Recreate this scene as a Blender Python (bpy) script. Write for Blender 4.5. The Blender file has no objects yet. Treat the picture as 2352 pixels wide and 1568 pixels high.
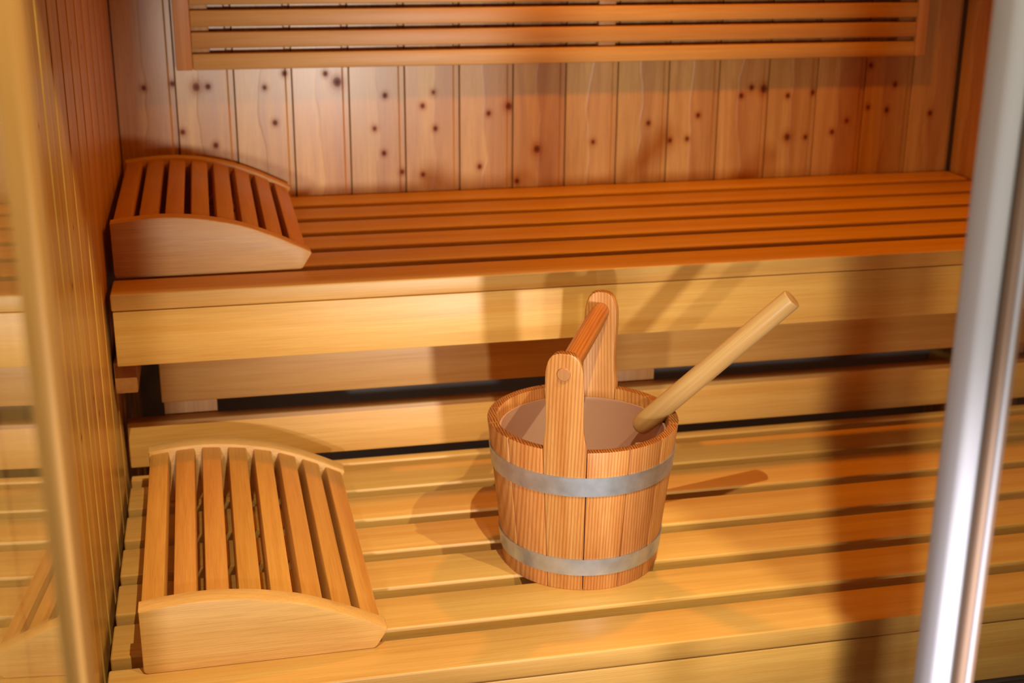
import bpy, bmesh, math, random
from mathutils import Vector, Matrix
random.seed(7)
U = 0.1                      # one plank pitch (scene unit used below) in metres
scene = bpy.context.scene
COL = scene.collection

# ------------------------------------------------------------------ camera
def look_basis(yaw, pitch, roll):
    cy, sy = math.cos(yaw), math.sin(yaw)
    f = Vector((sy*math.cos(pitch), cy*math.cos(pitch), -math.sin(pitch)))
    r = Vector((cy, -sy, 0)); u = r.cross(f)
    r2 = r*math.cos(roll)+u*math.sin(roll); u2 = -r*math.sin(roll)+u*math.cos(roll)
    return r2, u2, f
r, u, f = look_basis(0.2195, 0.3245, 0.0070)
cam_data = bpy.data.cameras.new('camera')
cam = bpy.data.objects.new('camera', cam_data); COL.objects.link(cam)
M = Matrix.Identity(4)
for i in range(3):
    M[i][0], M[i][1], M[i][2] = r[i], u[i], -f[i]
M.translation = Vector((-0.3489, -24.0164, 5.9044))*U
cam.matrix_world = M
cam_data.sensor_fit = 'HORIZONTAL'; cam_data.sensor_width = 36
cam_data.lens = 3062.56/2352*36
cam_data.clip_start = 0.02
cam_data.dof.use_dof = True
cam_data.dof.focus_distance = 15.5*U
cam_data.dof.aperture_fstop = 6.2
scene.camera = cam

# ------------------------------------------------------------------ light
scene.view_settings.view_transform = 'Standard'
scene.view_settings.look = 'None'
scene.view_settings.gamma = 1.0
scene.view_settings.use_curve_mapping = False
scene.view_settings.exposure = -0.1
world = bpy.data.worlds.new('world'); scene.world = world
world.use_nodes = True
bg = world.node_tree.nodes['Background']
bg.inputs[0].default_value = (0.82, 0.80, 0.90, 1); bg.inputs[1].default_value = 0.05

def spot(name, loc, aim, power, color, size_deg, blend, radius):
    d = bpy.data.lights.new(name, 'SPOT'); o = bpy.data.objects.new(name, d); COL.objects.link(o)
    o.location = Vector(loc)*U
    o.rotation_euler = (Vector(aim)-Vector(loc)).to_track_quat('-Z', 'Y').to_euler()
    d.energy = power; d.color = color; d.spot_size = math.radians(size_deg); d.spot_blend = blend
    d.shadow_soft_size = radius*U
    return o
def point(name, loc, power, color, radius):
    d = bpy.data.lights.new(name, 'POINT'); o = bpy.data.objects.new(name, d); COL.objects.link(o)
    o.location = Vector(loc)*U; d.energy = power; d.color = color; d.shadow_soft_size = radius*U
    return o
# the room's lamps in front of the cabin, and the warm cabin lamp under the ceiling
spot('lamp_front', (-1.3, -29.0, 1.0), (4.2, -5.0, -1.4), 56, (1.0, 0.91, 0.80), 58, 1.0, 0.30)
spot('lamp_ceiling', (9.8, -20.6, 16.5), (4.4, -8.5, -2.4), 116, (1.0, 0.84, 0.50), 46, 0.8, 0.10)
spot('lamp_ceiling', (2.48, -20.6, 16.5), (4.5, -9.0, -2.0), 120, (1.0, 0.84, 0.50), 112, 0.6, 0.08)
spot('lamp_window', (3.5, -27.0, 0.2), (4.3, -4.0, 0.9), 110, (1.0, 0.93, 0.85), 32, 1.0, 0.40)
spot('lamp_cabin', (8.0, -4.3, 11.0), (6.4, -5.2, 0.0), 29, (1.0, 0.31, 0.0), 124, 0.8, 0.3)

# ------------------------------------------------------------------ helpers
class MB:
    """collects geometry (in scene units) into one bmesh"""
    def __init__(self): self.bm = bmesh.new()
    def box(self, lo, hi, bev=0.0, seg=2):
        b = bmesh.new()
        vs = [b.verts.new((x, y, z)) for x in (lo[0], hi[0]) for y in (lo[1], hi[1]) for z in (lo[2], hi[2])]
        for q in ((0,1,3,2),(4,6,7,5),(0,4,5,1),(2,3,7,6),(0,2,6,4),(1,5,7,3)):
            b.faces.new([vs[i] for i in q])
        if bev > 0:
            bmesh.ops.bevel(b, geom=b.edges[:], offset=bev, segments=seg, affect='EDGES', profile=0.5)
        bmesh.ops.recalc_face_normals(b, faces=b.faces[:])
        self.merge(b); return self
    def prism(self, pts, y0, y1, bev=0.0, seg=2):
        """outline pts in (x, z) extruded along y"""
        b = bmesh.new()
        A = [b.verts.new((x, y0, z)) for x, z in pts]; B = [b.verts.new((x, y1, z)) for x, z in pts]
        n = len(pts)
        fa = b.faces.new(A); fb = b.faces.new(B[::-1])
        for i in range(n): b.faces.new((A[(i+1) % n], A[i], B[i], B[(i+1) % n]))
        bmesh.ops.recalc_face_normals(b, faces=b.faces[:])
        if bev > 0:
            ed = [e for e in b.edges if any(fc in (fa, fb) for fc in e.link_faces)]
            bmesh.ops.bevel(b, geom=ed, offset=bev, segments=seg, affect='EDGES', profile=0.5)
        bmesh.ops.recalc_face_normals(b, faces=b.faces[:])
        self.merge(b); return self
    def prism_z(self, pts, z0, z1):
        b = bmesh.new()
        A = [b.verts.new((x, y, z0)) for x, y in pts]; B = [b.verts.new((x, y, z1)) for x, y in pts]
        n = len(pts)
        b.faces.new(A); b.faces.new(B[::-1])
        for i in range(n): b.faces.new((A[(i+1) % n], A[i], B[i], B[(i+1) % n]))
        bmesh.ops.recalc_face_normals(b, faces=b.faces[:])
        self.merge(b); return self
    def lathe(self, prof, seg=48, closed=False):
        b = bmesh.new(); rows = []
        for rr, z in prof:
            if rr < 1e-6: rows.append([b.verts.new((0, 0, z))])
            else: rows.append([b.verts.new((rr*math.cos(2*math.pi*k/seg), rr*math.sin(2*math.pi*k/seg), z)) for k in range(seg)])
        pairs = list(zip(rows, rows[1:])) + ([(rows[-1], rows[0])] if closed else [])
        for A, B in pairs:
            for k in range(seg):
                k2 = (k+1) % seg
                if len(A) == 1 and len(B) == 1: continue
                if len(A) == 1: b.faces.new((A[0], B[k], B[k2]))
                elif len(B) == 1: b.faces.new((A[k], B[0], A[k2]))
                else: b.faces.new((A[k], B[k], B[k2], A[k2]))
        bmesh.ops.recalc_face_normals(b, faces=b.faces[:])
        self.merge(b); return self
    def transform(self, m):
        bmesh.ops.transform(self.bm, matrix=m, verts=self.bm.verts[:]); return self
    def merge(self, b):
        me = bpy.data.meshes.new('tmp'); b.to_mesh(me); b.free()
        self.bm.from_mesh(me); bpy.data.meshes.remove(me)
    def build(self, name, mat, parent=None, loc=(0, 0, 0), smooth=True):
        me = bpy.data.meshes.new(name)
        bmesh.ops.scale(self.bm, vec=(U, U, U), verts=self.bm.verts[:])
        self.bm.to_mesh(me); self.bm.free()
        if mat: me.materials.append(mat)
        if smooth:
            me.polygons.foreach_set('use_smooth', [True]*len(me.polygons))
            try: me.set_sharp_from_angle(angle=math.radians(32))
            except Exception: pass
        o = bpy.data.objects.new(name, me); COL.objects.link(o)
        o.location = Vector(loc)*U
        if parent: o.parent = parent
        return o
def empty(name, loc=(0, 0, 0)):
    o = bpy.data.objects.new(name, None); COL.objects.link(o)
    o.location = Vector(loc)*U; o.empty_display_size = 0.05
    return o
def again(src, name, loc, parent):
    o = src.copy(); o.name = name; COL.objects.link(o); o.location = Vector(loc)*U; o.parent = parent
    return o
def tag(o, label, cat, group=None):
    o['label'] = label; o['category'] = cat
    if group: o['group'] = group
    return o

# ------------------------------------------------------------------ materials
def new_mat(name):
    m = bpy.data.materials.new(name); m.use_nodes = True
    nt = m.node_tree; nt.nodes.clear()
    out = nt.nodes.new('ShaderNodeOutputMaterial'); p = nt.nodes.new('ShaderNodeBsdfPrincipled')
    nt.links.new(p.outputs[0], out.inputs[0])
    return m, nt, p
def lin(c):
    return tuple(((x/255)/12.92 if x/255 <= 0.04045 else ((x/255+0.055)/1.055)**2.4) for x in c)+(1,)
def wood(name, light, dark, grain='X', cross=28.0, along=1.1, contrast=1.0, rough=0.42, aniso=0.5, vary=0.10,
         fibre=0.25, bump=0.12, knots=False, spec=0.5, stripes=0.0, coat=0.0, hue_vary=0.004, endgrain=False):
    m, nt, p = new_mat(name); N, L = nt.nodes.new, nt.links.new
    tc = N('ShaderNodeTexCoord'); oi = N('ShaderNodeObjectInfo')
    off = N('ShaderNodeVectorMath'); off.operation = 'SCALE'; off.inputs[0].default_value = (37.1, 53.7, 71.3)
    L(oi.outputs['Random'], off.inputs['Scale'])
    def mapped(ca, cc):
        mp = N('ShaderNodeMapping')
        mp.inputs['Scale'].default_value = tuple(ca if a == grain else cc for a in 'XYZ')
        L(tc.outputs['Object'], mp.inputs['Vector'])
        ad = N('ShaderNodeVectorMath'); ad.operation = 'ADD'
        L(mp.outputs[0], ad.inputs[0]); L(off.outputs[0], ad.inputs[1])
        return ad.outputs[0]
    def noise(vec, detail, rough_, scale=1.0, dist=0.0):
        n = N('ShaderNodeTexNoise'); n.inputs['Scale'].default_value = scale; n.inputs['Detail'].default_value = detail
        n.inputs['Roughness'].default_value = rough_; n.inputs['Distortion'].default_value = dist
        L(vec, n.inputs['Vector']); return n.outputs['Fac']
    n1 = noise(mapped(along, cross), 4, 0.6, 1.0, 0.6)
    n2 = noise(mapped(along*8, cross*14), 2, 0.6)
    cr = N('ShaderNodeValToRGB'); L(n1, cr.inputs[0])
    h = 0.5/max(contrast, 0.01)*0.44
    cr.color_ramp.elements[0].position = max(0.0, 0.5-h); cr.color_ramp.elements[1].position = min(1.0, 0.5+h)
    cr.color_ramp.elements[0].color = lin(dark); cr.color_ramp.elements[1].color = lin(light)
    col = cr.outputs[0]
    if stripes > 0:           # annual rings cut lengthwise
        w = N('ShaderNodeTexWave'); w.wave_type = 'BANDS'; w.bands_direction = 'DIAGONAL' if grain != 'Z' else 'X'
        w.inputs['Scale'].default_value = 1.0; w.inputs['Distortion'].default_value = 2.2; w.inputs['Detail'].default_value = 1.5
        w.inputs['Detail Scale'].default_value = 0.6
        L(mapped(0.25, stripes), w.inputs['Vector'])
        mx = N('ShaderNodeMix'); mx.data_type = 'RGBA'; mx.blend_type = 'MULTIPLY'
        r2 = N('ShaderNodeValToRGB'); L(w.outputs['Fac'], r2.inputs[0])
        r2.color_ramp.elements[0].color = (0.66, 0.52, 0.40, 1); r2.color_ramp.elements[0].position = 0.0
        r2.color_ramp.elements[1].color = (1, 1, 1, 1); r2.color_ramp.elements[1].position = 0.75
        mx.inputs[0].default_value = 0.75; L(col, mx.inputs[6]); L(r2.outputs[0], mx.inputs[7]); col = mx.outputs[2]
    mf = N('ShaderNodeMix'); mf.data_type = 'RGBA'; mf.blend_type = 'MULTIPLY'; mf.inputs[0].default_value = fibre
    rf = N('ShaderNodeValToRGB'); L(n2, rf.inputs[0])
    rf.color_ramp.elements[0].position = 0.3; rf.color_ramp.elements[0].color = (0.55, 0.46, 0.36, 1)
    rf.color_ramp.elements[1].position = 0.6; rf.color_ramp.elements[1].color = (1, 1, 1, 1)
    L(col, mf.inputs[6]); L(rf.outputs[0], mf.inputs[7]); col = mf.outputs[2]
    if knots:
        geo = N('ShaderNodeSeparateXYZ'); L(tc.outputs['Object'], geo.inputs[0])
        wob = noise(mapped(30, 30), 2, 0.5)
        # heartwood half of each board: a slightly wavy lengthwise change of tone
        nw = noise(mapped(7, 0.0), 2, 0.5)
        ma = N('ShaderNodeMath'); ma.operation = 'MULTIPLY_ADD'; L(nw, ma.inputs[0]); ma.inputs[1].default_value = 0.05
        L(geo.outputs[0], ma.inputs[2])
        ss = N('ShaderNodeMapRange'); ss.interpolation_type = 'SMOOTHSTEP'; L(ma.outputs[0], ss.inputs['Value'])
        ss.inputs['From Min'].default_value = 0.0690; ss.inputs['From Max'].default_value = 0.0725
        mh = N('ShaderNodeMix'); mh.data_type = 'RGBA'; mh.blend_type = 'MULTIPLY'
        mm = N('ShaderNodeMath'); mm.operation = 'MULTIPLY'; L(ss.outputs[0], mm.inputs[0]); mm.inputs[1].default_value = 0.85
        L(mm.outputs[0], mh.inputs[0]); L(col, mh.inputs[6]); mh.inputs[7].default_value = (0.84, 0.72, 0.58, 1); col = mh.outputs[2]
        kprod = None
        for kn in ('knot_a', 'knot_b', 'knot_c', 'knot_d'):
            at = N('ShaderNodeAttribute'); at.attribute_type = 'OBJECT'; at.attribute_name = kn
            sx = N('ShaderNodeSeparateXYZ'); L(at.outputs['Vector'], sx.inputs[0])
            dx = N('ShaderNodeMath'); dx.operation = 'SUBTRACT'; L(geo.outputs[0], dx.inputs[0]); L(sx.outputs[0], dx.inputs[1])
            dz = N('ShaderNodeMath'); dz.operation = 'SUBTRACT'; L(geo.outputs[2], dz.inputs[0]); L(sx.outputs[1], dz.inputs[1])
            dz2 = N('ShaderNodeMath'); dz2.operation = 'MULTIPLY'; L(dz.outputs[0], dz2.inputs[0]); dz2.inputs[1].default_value = 0.85
            cb = N('ShaderNodeCombineXYZ'); L(dx.outputs[0], cb.inputs[0]); L(dz2.outputs[0], cb.inputs[1])
            ln = N('ShaderNodeVectorMath'); ln.operation = 'LENGTH'; L(cb.outputs[0], ln.inputs[0])
            dv = N('ShaderNodeMath'); dv.operation = 'DIVIDE'; L(ln.outputs['Value'], dv.inputs[0]); L(sx.outputs[2], dv.inputs[1])
            dw = N('ShaderNodeMath'); dw.operation = 'MULTIPLY_ADD'; L(wob, dw.inputs[0]); dw.inputs[1].default_value = 0.7; L(dv.outputs[0], dw.inputs[2])
            rk = N('ShaderNodeValToRGB'); L(dw.outputs[0], rk.inputs[0]); e = rk.color_ramp.elements
            rk.color_ramp.interpolation = 'EASE'
            e[0].position = 0.45/3; e[0].color = (0.22, 0.09, 0.04, 1); e[1].position = 1.0; e[1].color = (1, 1, 1, 1)
            x = e.new(0.95/3); x.color = (0.40, 0.20, 0.10, 1); x = e.new(1.35/3); x.color = (0.80, 0.62, 0.46, 1)
            x = e.new(2.2/3); x.color = (0.95, 0.90, 0.84, 1)
            d3 = N('ShaderNodeMath'); d3.operation = 'DIVIDE'; L(dw.outputs[0], d3.inputs[0]); d3.inputs[1].default_value = 3.0
            L(d3.outputs[0], rk.inputs[0])
            mk = N('ShaderNodeMix'); mk.data_type = 'RGBA'; mk.blend_type = 'MULTIPLY'; mk.inputs[0].default_value = 1.0
            L(col, mk.inputs[6]); L(rk.outputs[0], mk.inputs[7]); col = mk.outputs[2]
            kr = N('ShaderNodeSeparateColor'); L(rk.outputs[0], kr.inputs[0])
            if kprod is None: kprod = kr.outputs[1]
            else:
                km = N('ShaderNodeMath'); km.operation = 'MULTIPLY'; L(kprod, km.inputs[0]); L(kr.outputs[1], km.inputs[1]); kprod = km.outputs[0]
    if endgrain:
        gn = N('ShaderNodeNewGeometry'); sz = N('ShaderNodeSeparateXYZ'); L(gn.outputs['Normal'], sz.inputs[0])
        me_ = N('ShaderNodeMapRange'); L(sz.outputs[2], me_.inputs['Value']); me_.inputs['From Min'].default_value = 0.55; me_.inputs['From Max'].default_value = 0.85
        wv = N('ShaderNodeTexWave'); wv.inputs['Scale'].default_value = 95; wv.inputs['Distortion'].default_value = 3; L(tc.outputs['Object'], wv.inputs['Vector'])
        r3 = N('ShaderNodeValToRGB'); L(wv.outputs['Fac'], r3.inputs[0])
        r3.color_ramp.elements[0].color = (0.28, 0.16, 0.09, 1); r3.color_ramp.elements[1].color = (0.78, 0.62, 0.48, 1)
        me2 = N('ShaderNodeMix'); me2.data_type = 'RGBA'; me2.blend_type = 'MULTIPLY'
        L(me_.outputs[0], me2.inputs[0]); L(col, me2.inputs[6]); L(r3.outputs[0], me2.inputs[7]); col = me2.outputs[2]
    hs = N('ShaderNodeHueSaturation')
    mv = N('ShaderNodeMapRange'); L(oi.outputs['Random'], mv.inputs['Value'])
    mv.inputs['To Min'].default_value = 1-vary; mv.inputs['To Max'].default_value = 1+vary
    wn = N('ShaderNodeTexWhiteNoise'); wn.noise_dimensions = '1D'; L(oi.outputs['Random'], wn.inputs['W'])
    mhue = N('ShaderNodeMapRange'); L(wn.outputs['Value'], mhue.inputs['Value'])
    mhue.inputs['To Min'].default_value = 0.5-hue_vary; mhue.inputs['To Max'].default_value = 0.5+hue_vary
    L(mv.outputs[0], hs.inputs['Value']); L(mhue.outputs[0], hs.inputs['Hue']); L(col, hs.inputs['Color'])
    L(hs.outputs[0], p.inputs['Base Color'])
    mr = N('ShaderNodeMapRange'); L(n1, mr.inputs['Value']); mr.inputs['To Min'].default_value = rough-0.05; mr.inputs['To Max'].default_value = rough+0.08
    L(mr.outputs[0], p.inputs['Roughness'])
    p.inputs['Specular IOR Level'].default_value = spec
    p.inputs['Anisotropic'].default_value = aniso; p.inputs['Anisotropic Rotation'].default_value = 0.0
    tg = N('ShaderNodeCombineXYZ'); tv = {'X': (1, 0, 0), 'Y': (0, 1, 0), 'Z': (0, 0, 1)}[grain]
    for i in range(3): tg.inputs[i].default_value = tv[i]
    ge = N('ShaderNodeNewGeometry'); cx = N('ShaderNodeVectorMath'); cx.operation = 'CROSS_PRODUCT'
    L(tg.outputs[0], cx.inputs[0]); L(ge.outputs['Normal'], cx.inputs[1])
    if aniso > 0: L(cx.outputs[0], p.inputs['Tangent'])
    bp = N('ShaderNodeBump'); bp.inputs['Strength'].default_value = bump; bp.inputs['Distance'].default_value = 0.0012
    ad = N('ShaderNodeMath'); ad.operation = 'ADD'; L(n1, ad.inputs[0]); L(n2, ad.inputs[1])
    L(ad.outputs[0], bp.inputs['Height']); L(bp.outputs[0], p.inputs['Normal'])
    if coat > 0:
        p.inputs['Coat Weight'].default_value = coat; p.inputs['Coat Roughness'].default_value = 0.25
    if knots:
        for sock, v in (('Specular IOR Level', spec), ('Coat Weight', coat)):      # knots are dull
            ks = N('ShaderNodeMath'); ks.operation = 'MULTIPLY'; ks.inputs[1].default_value = v; L(kprod, ks.inputs[0]); L(ks.outputs[0], p.inputs[sock])
        b2 = N('ShaderNodeBump'); b2.inputs['Strength'].default_value = 0.35; b2.inputs['Distance'].default_value = 0.0015
        L(ss.outputs[0], b2.inputs['Height']); L(b2.outputs[0], bp.inputs['Normal'])
    return m
def plain(name, c, rough=0.5, metal=0.0, noise_amt=0.0, nscale=40, spec=0.5):
    m, nt, p = new_mat(name); N, L = nt.nodes.new, nt.links.new
    p.inputs['Roughness'].default_value = rough; p.inputs['Metallic'].default_value = metal
    p.inputs['Specular IOR Level'].default_value = spec
    tc = N('ShaderNodeTexCoord'); n = N('ShaderNodeTexNoise'); n.inputs['Scale'].default_value = nscale; n.inputs['Detail'].default_value = 4
    L(tc.outputs['Object'], n.inputs['Vector'])
    cr = N('ShaderNodeValToRGB'); L(n.outputs['Fac'], cr.inputs[0])
    b = lin(c); k = noise_amt
    cr.color_ramp.elements[0].position = 0.3; cr.color_ramp.elements[1].position = 0.7
    cr.color_ramp.elements[0].color = tuple(x*(1-k) for x in b[:3])+(1,); cr.color_ramp.elements[1].color = tuple(min(1, x*(1+k)) for x in b[:3])+(1,)
    L(cr.outputs[0], p.inputs['Base Color'])
    return m
def glass_mat(name, tint):
    m = bpy.data.materials.new(name); m.use_nodes = True; nt = m.node_tree; nt.nodes.clear()
    N, L = nt.nodes.new, nt.links.new
    out = N('ShaderNodeOutputMaterial'); mix = N('ShaderNodeMixShader'); t = N('ShaderNodeBsdfTransparent'); g = N('ShaderNodeBsdfGlossy')
    t.inputs[0].default_value = tint; g.inputs['Roughness'].default_value = 0.0; g.inputs['Color'].default_value = (1, 1, 1, 1)
    fr = N('ShaderNodeFresnel'); gb = N('ShaderNodeNewGeometry'); mi = N('ShaderNodeMix'); mi.inputs[2].default_value = 1.52; mi.inputs[3].default_value = 1/1.52
    L(gb.outputs['Backfacing'], mi.inputs[0]); L(mi.outputs[0], fr.inputs['IOR'])   # no total reflection inside a thin pane
    L(fr.outputs[0], mix.inputs[0]); L(t.outputs[0], mix.inputs[1]); L(g.outputs[0], mix.inputs[2]); L(mix.outputs[0], out.inputs[0])
    return m

W_bench = wood('pale_bench_wood_x', (224, 180, 104), (206, 152, 76), 'X', cross=55, along=1.6, contrast=0.9, rough=0.37, aniso=0.6, vary=0.03, fibre=0.25, hue_vary=0.002)
W_rest_x = wood('pale_headrest_wood_x', (230, 186, 116), (212, 160, 88), 'X', cross=70, along=2.2, contrast=0.9, rough=0.42, aniso=0.5, vary=0.04, fibre=0.35)
W_rest_y = wood('headrest_slat_wood_y', (214, 156, 80), (194, 130, 58), 'Y', cross=60, along=2.0, contrast=0.9, rough=0.45, aniso=0.4, vary=0.06, fibre=0.3)
W_plank = wood('spruce_plank_z', (218, 174, 92), (192, 140, 60), 'Z', cross=42, along=3.0, contrast=1.3, rough=0.40, aniso=0.5, vary=0.08, spec=0.5, coat=0.4, fibre=0.25, knots=True)
W_panel = wood('panel_slat_wood_x', (224, 180, 104), (204, 152, 78), 'X', cross=45, along=1.4, contrast=1.0, rough=0.40, aniso=0.5, vary=0.05)
W_panel_z = wood('panel_stile_wood_z', (224, 172, 106), (204, 144, 82), 'Z', cross=45, along=1.4, rough=0.40, aniso=0.5, vary=0.04)
W_dark = wood('raw_batten_wood_y', (180, 122, 72), (150, 94, 50), 'Y', cross=40, along=1.4, rough=0.5, aniso=0.0)
W_larch = wood('larch_stave_z', (212, 154, 92), (190, 122, 64), 'Z', cross=40, along=1.4, contrast=1.1, rough=0.42, aniso=0.3, vary=0.10, stripes=80, fibre=0.2, endgrain=True)
W_dowel = wood('larch_dowel_z', (214, 140, 70), (190, 108, 46), 'Z', cross=50, along=1.6, rough=0.38, aniso=0.2, stripes=90, fibre=0.4)
W_ladle = wood('birch_ladle_z', (198, 160, 108), (180, 136, 84), 'Z', cross=60, along=2.0, rough=0.40, aniso=0.3, fibre=0.25, vary=0.02)
W_jamb = wood('jamb_wood_z', (240, 190, 112), (226, 170, 92), 'Z', cross=40, along=1.2, rough=0.5, aniso=0.3)
M_steel = plain('galvanised_steel', (192, 204, 224), 0.42, 0.85, 0.14, 60)
M_rivet = plain('rivet_steel', (140, 140, 142), 0.35, 1.0)
M_liner = plain('plastic_liner', (196, 154, 136), 0.36, 0.0, 0.03, 8)
M_alu = plain('aluminium_profile', (182, 184, 204), 0.6, 0.0, 0.02, 10, 0.25)
M_seal = plain('dark_rubber_seal', (64, 54, 50), 0.6)
M_alu2 = plain('aluminium_inner_profile', (138, 112, 98), 0.5, 0.2)
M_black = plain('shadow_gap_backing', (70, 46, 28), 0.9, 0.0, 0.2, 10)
M_floor = plain('grey_floor_tile', (150, 148, 150), 0.35, 0.0, 0.10, 6)
M_screw = plain('dark_screw', (30, 22, 18), 0.5, 0.6)
M_ceil = wood('spruce_ceiling_x', (206, 150, 96), (182, 122, 72), 'X', cross=30, along=1, rough=0.5, aniso=0)
M_glass = glass_mat('clear_glass', (0.95, 0.97, 0.95, 1))

# ------------------------------------------------------------------ setting: cabin shell
ZF, ZC = -7.2, 13.6          # floor and ceiling heights
XL, XR, YF = -2.0, 14.0, -17.0
def struct(o): o['kind'] = 'structure'; return o
fl = struct(empty('floor', (0, 0, ZF)))
MB().box((-9, -34, -0.6), (22, 1.0, -0.05)).build('screed', M_floor, fl)
tile = None
for ix in range(8):
    for iy in range(9):
        loc = (XL+0.02+ix*2.0, -18.0+iy*2.0, 0)
        if tile is None:
            tile = MB().box((0, 0, -0.06), (1.95, 1.95, 0.0), 0.015, 1).build('tile', M_floor, fl, loc)
        else: again(tile, 'tile', loc, fl)
MB().box((XL-0.6, YF-0.3, ZC), (XR+0.6, 0.8, ZC+0.5)).build('ceiling', M_ceil)['kind'] = 'structure'

# tongue-and-groove boards: profile in (x, y), grooved edge with a bevelled shoulder
def plank_profile(w=1.0):
    g = 0.012
    return [(0.004, 0.12), (0.004, -0.048), (0.016, -0.06), (w-0.125, -0.06), (w-0.095, -0.036), (w-0.014, -0.036), (w-0.008, 0.12)]
def plank_mesh(z0=None):
    mb = MB(); mb.prism_z([(x, y) for x, y in plank_profile()], ZF if z0 is None else z0, ZC); return mb
KN = [(-1.05, 2.73), (-0.65, 2.67), (-0.45, 2.67), (-0.93, 1.89), (0.52, 2.63), (0.88, 2.87), (0.67, 2.01), (1.59, 2.85), (1.8, 2.69),
      (-0.38, 1.64), (-1.53, 2.67), (2.64, 2.44), (2.44, 1.85), (2.6, 1.4), (3.32, 2.24), (3.52, 2.48), (3.55, 1.82), (2.93, 1.04), (3.31, 0.98),
      (4.54, 2.07), (4.92, 2.19), (5.46, 1.38), (5.08, 0.79), (6.54, 1.48), (7.62, 1.8), (8.06, 1.46), (8.4, 1.48), (4.37, 1.09), (8.6, 1.92),
      (9.45, 2.27), (9.65, 2.42), (9.9, 2.39), (10.4, 2.25), (10.92, 2.29), (10.45, 1.45), (10.83, 1.44), (11.38, 1.52), (11.67, 1.73),
      (12.08, 2.79), (12.63, 2.41), (12.1, 1.98), (12.5, 1.92), (13.44, 1.83), (12.14, 1.12), (12.87, 1.2)]
BIG = {(5.46, 1.38): 0.0085, (-0.65, 2.67): 0.0085, (1.8, 2.69): 0.009, (4.92, 2.19): 0.0075, (10.45, 1.45): 0.008, (9.9, 2.39): 0.009}
def set_knots(o, lst):
    names = ['knot_a', 'knot_b', 'knot_c', 'knot_d']
    for i, n in enumerate(names):
        if i < len(lst): o[n] = [float(v) for v in lst[i]]
        else: o[n] = [50.0, 50.0, 0.005]
wb = struct(empty('wall_back'))
MB().box((XL-0.6, 0.06, ZF), (XR+0.6, 0.8, ZC)).build('backing_board', M_black, wb)
MB().box((XL-0.6, 0.0, ZF), (XR+0.6, 0.1, -0.52), 0.02).build('lower_lining', M_floor, wb)
proto = None
for k in range(-2, 14):
    loc = (k, 0.06, 0)
    if proto is None: proto = o = plank_mesh(-0.5).build('plank', W_plank, wb, loc)
    else: o = again(proto, 'plank', loc, wb)
    ks = [((x-k)*U, z*U, BIG.get((x, z), 0.0050)) for x, z in KN if k <= x < k+1][:4]
    set_knots(o, ks)
def side_wall(name, x, sign):
    w = struct(empty(name))
    lo, hi = (x-0.8, x-0.06) if sign > 0 else (x+0.06, x+0.8)
    MB().box((lo, YF, ZF), (hi, 0.06, ZC)).build('backing_board', M_black, w)
    for k in range(17):
        if k == 0: first = o = plank_mesh().build('plank', W_plank, w)
        else: o = again(first, 'plank', (0, 0, 0), w)
        o.rotation_euler = (0, 0, math.radians(90*sign))
        o.location = (Vector((x-0.06*sign, -k-1 if sign > 0 else -k, 0)))*U
        ks = [(random.uniform(0.1, 0.9)*U, random.uniform(-1, 5)*U, random.choice((0.003, 0.004))) for _ in range(random.choice((0, 1, 2)))]
        set_knots(o, ks)
    return w
side_wall('wall_left', XL, 1)
side_wall('wall_right', XR, -1)
MB().box((13.93, -0.03, -0.5), (14.0, 0.05, ZC), 0.01).build('corner_shadow_strip', M_black)['kind'] = 'structure'  # dark strip added to paint the shadow line in the back-right corner

# front wall: jamb strip, door opening, aluminium post, fixed pane, solid end
wf = struct(empty('wall_front'))
MB().box((-9, -16.6, ZF), (-1.64, -16.2, ZC+3), 0.02).build('boarding', W_jamb, wf)
MB().box((8.75, -17.2, ZF), (22, -16.7, ZC+3), 0.02).build('boarding', W_jamb, wf)
MB().box((-1.62, -17.2, 12.80), (8.75, -16.7, ZC+3), 0.02).build('lintel', W_jamb, wf)
MB().box((-1.64, -16.62, ZF), (-1.325, -16.2, 12.80), 0.012).build('trim_2', W_jamb)['kind'] = 'structure'
win = struct(empty('window_1'))
def post_part(name, x0, x1, y0, y1, mat, bev=0.02):
    return MB().box((x0, y0, ZF), (x1, y1, 12.80), bev, 3).build(name, mat, win)
post_part('door_profile', 4.068, 4.212, -17.14, -16.86, M_alu, 0.05)
post_part('seal', 4.212, 4.28, -17.04, -16.90, M_seal, 0.01)
post_part('glazing_profile', 4.28, 4.405, -17.10, -16.88, M_alu2, 0.03)
post_part('glazing_bead', 4.325, 4.35, -17.125, -17.08, M_alu, 0.01)
MB().box((4.385, -17.0, ZF), (8.75, -16.93, 12.80)).build('pane', M_glass, win, smooth=False)
# open glass door, swung out towards the camera
dr = struct(empty('door_1'))
dr.location = Vector((-1.3+0.0524*(-17.14+16), -17.14, 0))*U
dr.rotation_euler = (0, 0, math.radians(-3.0))
MB().box((-0.03, -5.6, ZF+0.1), (0.0, -0.06, 12.9)).build('pane', M_glass, dr, smooth=False)
for z in (-5.5, 10.4):
    MB().box((-0.14, -0.35, z), (0.03, 0.015, z+0.9), 0.02).build('hinge', M_alu, dr)

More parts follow.
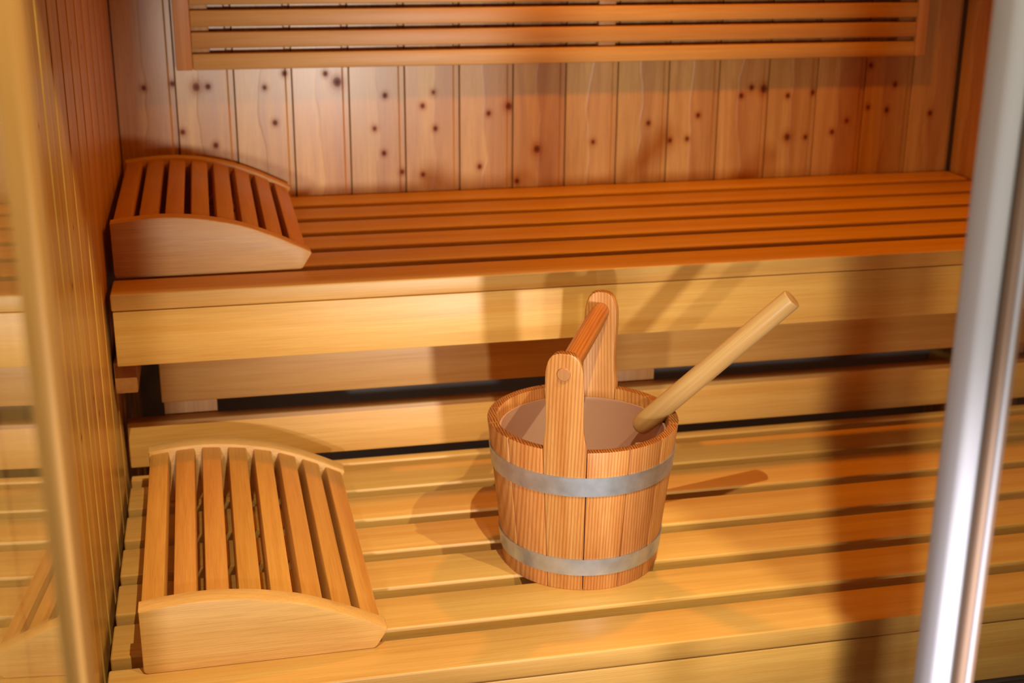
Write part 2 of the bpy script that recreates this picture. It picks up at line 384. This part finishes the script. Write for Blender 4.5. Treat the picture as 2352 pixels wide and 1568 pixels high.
# ------------------------------------------------------------------ benches
SL_W, SL_T, SL_P = 0.754, 0.244, 1.005
ZU, ZL = 0.679, -2.516
XE = 13.92
def bench(name, x0, ys, z, fascia_bottom, label):
    b = empty(name, (x0, ys[-1][0], z)); ox, oy = x0, ys[-1][0]
    src = None
    for yb, w in ys:
        if abs(w-SL_W) < 1e-6 and src is not None:
            again(src, 'slat', (0, yb-w-oy, 0), b)
        else:
            o = MB().box((0, 0, -SL_T), (XE-x0, w, 0), 0.028 if w > 0.3 else 0.02, 3).build('slat', W_bench, b, (0, yb-w-oy, 0))
            if abs(w-SL_W) < 1e-6: src = o
    yfr = ys[-1][0]-ys[-1][1]-oy
    MB().box((0.015, yfr+0.012, fascia_bottom-z), (XE-x0, yfr+0.27, -SL_T-0.008), 0.02, 2).build('fascia_board', W_bench, b)
    # cross bearers under the slats
    yback = ys[0][0]-oy
    for bx in (0.5, 4.6, 8.8, 13.0):
        MB().box((bx, yfr+0.27, -0.95), (bx+0.28, yback, -SL_T), 0.01, 1).build('bearer', W_dark, b)
    tag(b, label, 'bench')
    return b
ub = bench('sauna_bench', -1.913, [(-0.08-j*SL_P, SL_W) for j in range(6)], ZU, -0.364,
      'upper slatted wooden bench along the back wall carrying one headrest')
lb = bench('sauna_bench', -1.936, [(-4.70, 0.185)]+[(-4.121-j*SL_P, SL_W) for j in range(1, 7)], ZL, -3.60,
      'lower slatted wooden bench in front, carrying the bucket and a headrest')
# wall bracket under the upper bench, end grain towards the door
MB().box((XL+1.913+0.03, -5.62+5.105, -0.845-ZU), (-1.665+1.913, -0.3+5.105, -0.25-ZU-0.13), 0.02, 2).build('wall_batten', W_dark, ub)
MB().box((-1.99+1.936, -10.3+10.151, -3.75-ZL), (-1.7+1.936, -4.9+10.151, -3.25-ZL), 0.02, 2).build('wall_batten', W_dark, lb)

# back rail between the benches
br = empty('bench_backrest', (-1.95, -4.6, ZL))
def rel(o0, lo, hi): return tuple(a-b for a, b in zip(lo, o0)), tuple(a-b for a, b in zip(hi, o0))
O0 = (-1.95, -4.6, ZL)
for lo, hi in (((-1.42, -4.5, -1.452), (13.9, -4.28, -0.62)), ((-1.945, -4.6, -2.44), (13.9, -4.35, -1.70))):
    a, c = rel(O0, lo, hi); MB().box(a, c, 0.025, 3).build('board', W_bench, br)
for x0, x1 in ((-1.40, -0.60), (5.72, 6.47), (12.6, 13.3)):
    a, c = rel(O0, (x0, -4.28, ZF+0.0), (x1, -4.05, -0.55)); MB().box(a, c, 0.02, 2).build('batten', W_panel_z, br)
tag(br, 'two wide wooden back boards on battens between the two benches', 'backrest')

# ------------------------------------------------------------------ slatted backrest on the back wall
bp_o = empty('wall_backrest', (-0.95, -0.32, 3.0)); O1 = (-0.95, -0.32, 3.0)
def pbox(lo, hi, name, mat, bev=0.02):
    a, c = rel(O1, lo, hi); return MB().box(a, c, bev, 2).build(name, mat, bp_o)
pbox((-0.95, -0.32, 2.99), (-0.68, -0.10, 7.4), 'stile', W_panel_z)
pbox((12.80, -0.32, 2.99), (13.02, -0.10, 7.4), 'stile', W_panel_z)
z = 2.99
for j in range(12):
    pbox((-0.68, -0.318, z), (12.80, -0.16, z+0.275), 'slat', W_panel, 0.03); z += 0.362
for x0, x1 in ((-0.68, -0.38), (6.55, 6.87), (12.5, 12.8)):
    pbox((x0, -0.16, 3.02), (x1, -0.01, 7.3), 'batten', W_panel_z, 0.01)
tag(bp_o, 'framed backrest of horizontal slats hung on the back wall above the upper bench', 'backrest')

# ------------------------------------------------------------------ curved slatted headrests
PROF = [(0.0, 0.0), (0.0, 0.80), (0.38, 0.845), (0.76, 0.858), (1.16, 0.828), (1.50, 0.768), (1.84, 0.682), (2.25, 0.520), (2.60, 0.350), (2.775, 0.258), (2.635, 0.0)]
def smooth_top(n=22):
    # Catmull-Rom through the arc points
    P = PROF[1:10]; out = []
    for i in range(len(P)-1):
        p0 = P[max(i-1, 0)]; p1 = P[i]; p2 = P[i+1]; p3 = P[min(i+2, len(P)-1)]
        for s in range(4):
            t = s/4
            out.append(tuple(0.5*((2*p1[k])+(-p0[k]+p2[k])*t+(2*p0[k]-5*p1[k]+4*p2[k]-p3[k])*t*t+(-p0[k]+3*p1[k]-3*p2[k]+p3[k])*t**3) for k in (0, 1)))
    out.append(P[-1]); return out
ARC = smooth_top()
DEP, TH = 4.85, 0.27
def headrest(name, loc, rz, label):
    h = empty(name, loc); h.rotation_euler = (0, 0, rz)
    # rounded lower corners
    out = [(0.05, 0.0), (0.015, 0.015), (0.0, 0.05)] + ARC + [(2.785, 0.235), (2.775, 0.21), (2.66, 0.03), (2.635, 0.008), (2.61, 0.0)]
    fr = MB().prism(out, 0, TH, 0.022, 2).build('side_frame', W_rest_x, h)
    again(fr, 'side_frame', (0, DEP-TH, 0), h)
    # arc length parametrisation
    S = [0.0]
    for a, b in zip(ARC, ARC[1:]): S.append(S[-1]+math.hypot(b[0]-a[0], b[1]-a[1]))
    def at(s):
        for i in range(len(S)-1):
            if s <= S[i+1]:
                t = (s-S[i])/(S[i+1]-S[i]); a, b = ARC[i], ARC[i+1]
                return (a[0]+(b[0]-a[0])*t, a[1]+(b[1]-a[1])*t), math.atan2(b[1]-a[1], b[0]-a[0])
        return ARC[-1], math.atan2(ARC[-1][1]-ARC[-2][1], ARC[-1][0]-ARC[-2][0])
    sw = 0.262; n = 8; pitch = (S[-1]-sw-0.03)/(n-1)
    sl = MB().box((-sw/2, 0, -0.20), (sw/2, DEP-2*TH+0.04, 0), 0.022, 2)
    src = None
    for i in range(n):
        (px, pz), ang = at(sw/2+0.01+i*pitch)
        nx, nz = -math.sin(ang), math.cos(ang)
        l = (px-nx*0.045, TH-0.02, pz-nz*0.045)
        if src is None: src = o = sl.build('slat', W_rest_y, h, l)
        else: o = again(src, 'slat', l, h)
        o.rotation_euler = (0, -ang, 0)
    for sx in (0.86, 2.0):
        sc = MB().lathe([(0, 0), (0.028, 0), (0.028, 0.02), (0, 0.02)], 12)
        sc.transform(Matrix.Rotation(math.radians(90), 4, 'X'))
        sc.build('screw', M_screw, h, (sx, DEP-TH+0.004, 0.26))
    tag(h, label, 'headrest', 'wooden sauna headrests'); return h
headrest('sauna_headrest', (-1.541, -10.335, ZL), math.radians(0.6), 'curved slatted headrest on the lower bench, beside the bucket')
headrest('sauna_headrest', (-1.895, -5.045, ZU), math.radians(0.3), 'curved slatted headrest on the upper bench, against the back wall')

# ------------------------------------------------------------------ bucket
BX, BY, BH, RB, RT = 4.065, -8.48, 1.99, 1.024, 1.241
bk = empty('sauna_bucket', (BX, BY, ZL))
NST = 14; DA = 2*math.pi/NST
EAR0 = math.atan2(-0.901, -0.434)      # direction of the near upright
WALL = 0.125
def rad(z): return RB+(RT-RB)*z/BH
def stave(a, rows, name, mat):
    """rows: (z, half_angle); a wedge that follows the cone"""
    b = bmesh.new(); nc = 6; G = []
    for z, ha in rows:
        ro = rad(z); ri = ro-WALL
        O = [b.verts.new((ro*math.cos(a-ha+2*ha*i/nc), ro*math.sin(a-ha+2*ha*i/nc), z)) for i in range(nc+1)]
        I = [b.verts.new((ri*math.cos(a-ha+2*ha*i/nc), ri*math.sin(a-ha+2*ha*i/nc), z)) for i in range(nc+1)]
        G.append((O, I))
    for (O, I), (O2, I2) in zip(G, G[1:]):
        for i in range(nc):
            b.faces.new((O[i], O[i+1], O2[i+1], O2[i])); b.faces.new((I[i+1], I[i], I2[i], I2[i+1]))
        b.faces.new((I[0], O[0], O2[0], I2[0])); b.faces.new((O[nc], I[nc], I2[nc], O2[nc]))
    for (O, I) in (G[0], G[-1]):
        for i in range(nc): b.faces.new((O[i], O[i+1], I[i+1], I[i]))
    bmesh.ops.recalc_face_normals(b, faces=b.faces[:])
    sharp = [e for e in b.edges if len(e.link_faces) == 2 and e.calc_face_angle(0) > 0.9]
    bmesh.ops.bevel(b, geom=sharp, offset=0.011, segments=2, affect='EDGES', profile=0.5)
    mb = MB(); mb.merge(b); return mb.build(name, mat, bk)
EAR_TOP = 3.30
for i in range(NST):
    a = EAR0+i*DA; ha = DA/2-0.0045
    if i in (0, NST//2):
        rows = [(0, ha), (BH*0.5, ha), (BH+0.04, ha)]
        for t, hw in ((0.10, 0.268), (0.18, 0.252), (0.28, 0.240), (0.42, 0.234), (0.62, 0.236), (0.80, 0.240), (0.95, 0.238), (1.05, 0.232), (1.12, 0.220), (1.18, 0.202), (1.23, 0.178), (1.27, 0.145), (1.295, 0.105), (1.308, 0.05)):
            zz = BH+t; rows.append((zz, hw/rad(zz)))
        stave(a, rows, 'upright_stave', W_larch)
    else:
        stave(a, [(0, ha), (BH*0.5, ha), (BH, ha)], 'stave', W_larch)
# hoops
def hoop(z0, z1):
    p = [(rad(z0)+0.002, z0), (rad(z0)+0.016, z0), (rad(z1)+0.016, z1), (rad(z1)+0.002, z1)]
    h = MB().lathe(p, 96, True).build('hoop', M_steel, bk)
    aj = math.radians(6)
    zc = (z0+z1)/2
    lap = MB()
    for s in (-1, 1):
        rv = MB().lathe([(0, 0.0), (0.03, 0.0), (0.026, 0.018), (0.012, 0.028), (0, 0.03)], 12)
        rv.transform(Matrix.Translation((0, 0, 0)) @ Matrix.Rotation(aj+s*0.0, 4, 'Z') @ Matrix.Translation((rad(zc)+0.014, 0, zc+s*0.07)) @ Matrix.Rotation(math.radians(90), 4, 'Y'))
        rv.build('rivet', M_rivet, h)
    return h
hoop(1.385, 1.645); hoop(0.232, 0.465)
# plastic liner, bottom board
MB().lathe([(0, 0.16), (rad(0.16)-WALL-0.01, 0.16), (rad(1.84)-WALL-0.012, 1.84), (rad(1.84)-WALL-0.04, 1.845), (rad(0.22)-WALL-0.06, 0.22), (0, 0.22)], 72).build('liner', M_liner, bk)
MB().lathe([(0, 0.05), (rad(0.05)-WALL-0.006, 0.05), (rad(0.13)-WALL-0.006, 0.13), (0, 0.13)], 48).build('bottom_board', W_larch, bk)
# carrying bar between the uprights, with its round peg ends
zb = 0.52-ZL
d = Vector((math.cos(EAR0), math.sin(EAR0), 0))
rin = rad(zb)-WALL
bar = MB().lathe([(0, -rin), (0.118, -rin), (0.128, -rin*0.6), (0.130, 0), (0.128, rin*0.6), (0.118, rin), (0, rin)], 28).build('handle_bar', W_dowel, bk, (0, 0, zb))
bar.rotation_euler = d.to_track_quat('Z', 'Y').to_euler()
for s in (1, -1):
    pg = MB().lathe([(0, -0.10), (0.083, -0.10), (0.083, 0.012), (0.075, 0.02), (0, 0.022)], 24).build('peg', W_dark, bar, (0, 0, 0))
    pg.location = Vector((0, 0, s*(rad(zb)+0.004)))*U
    pg.rotation_euler = (0 if s > 0 else math.pi, 0, 0)
tag(bk, 'larch wood bucket with two steel hoops and a carrying bar on lower bench', 'bucket')

# ------------------------------------------------------------------ ladle
A, B = Vector((4.848, -8.405, -0.80)), Vector((6.49, -9.30, 1.16))
Ld = (B-A).length
la = empty('sauna_ladle', A)
la.rotation_euler = (B-A).to_track_quat('Z', 'Y').to_euler()
hd = MB().lathe([(0, -0.02), (0.07, -0.015), (0.115, 0.02), (0.138, 0.09), (0.143, 0.25), (0.140, Ld*0.5), (0.136, Ld-0.03), (0.132, Ld-0.008), (0.124, Ld), (0, Ld+0.001)], 36)
hd.build('handle', W_ladle, la)
q = la.rotation_euler.to_matrix().inverted()
bowl = MB().lathe([(0, -0.30), (0.16, -0.29), (0.27, -0.22), (0.33, 0.0), (0.30, 0.0), (0.25, -0.18), (0.15, -0.25), (0, -0.26)], 32)
bowl.transform(Matrix.Translation(q @ Vector((-0.12, 0.05, -0.62))) @ q.to_4x4())
bowl.build('bowl', W_ladle, la)
neck = MB().box((-0.06, -0.05, -0.55), (0.06, 0.05, 0.0), 0.02)
neck.transform(Matrix.Translation(q @ Vector((0.03, -0.02, -0.21))) @ q.to_4x4())
neck.build('neck', W_ladle, la)
tag(la, 'pale wooden ladle leaning in the bucket with its handle up', 'ladle')
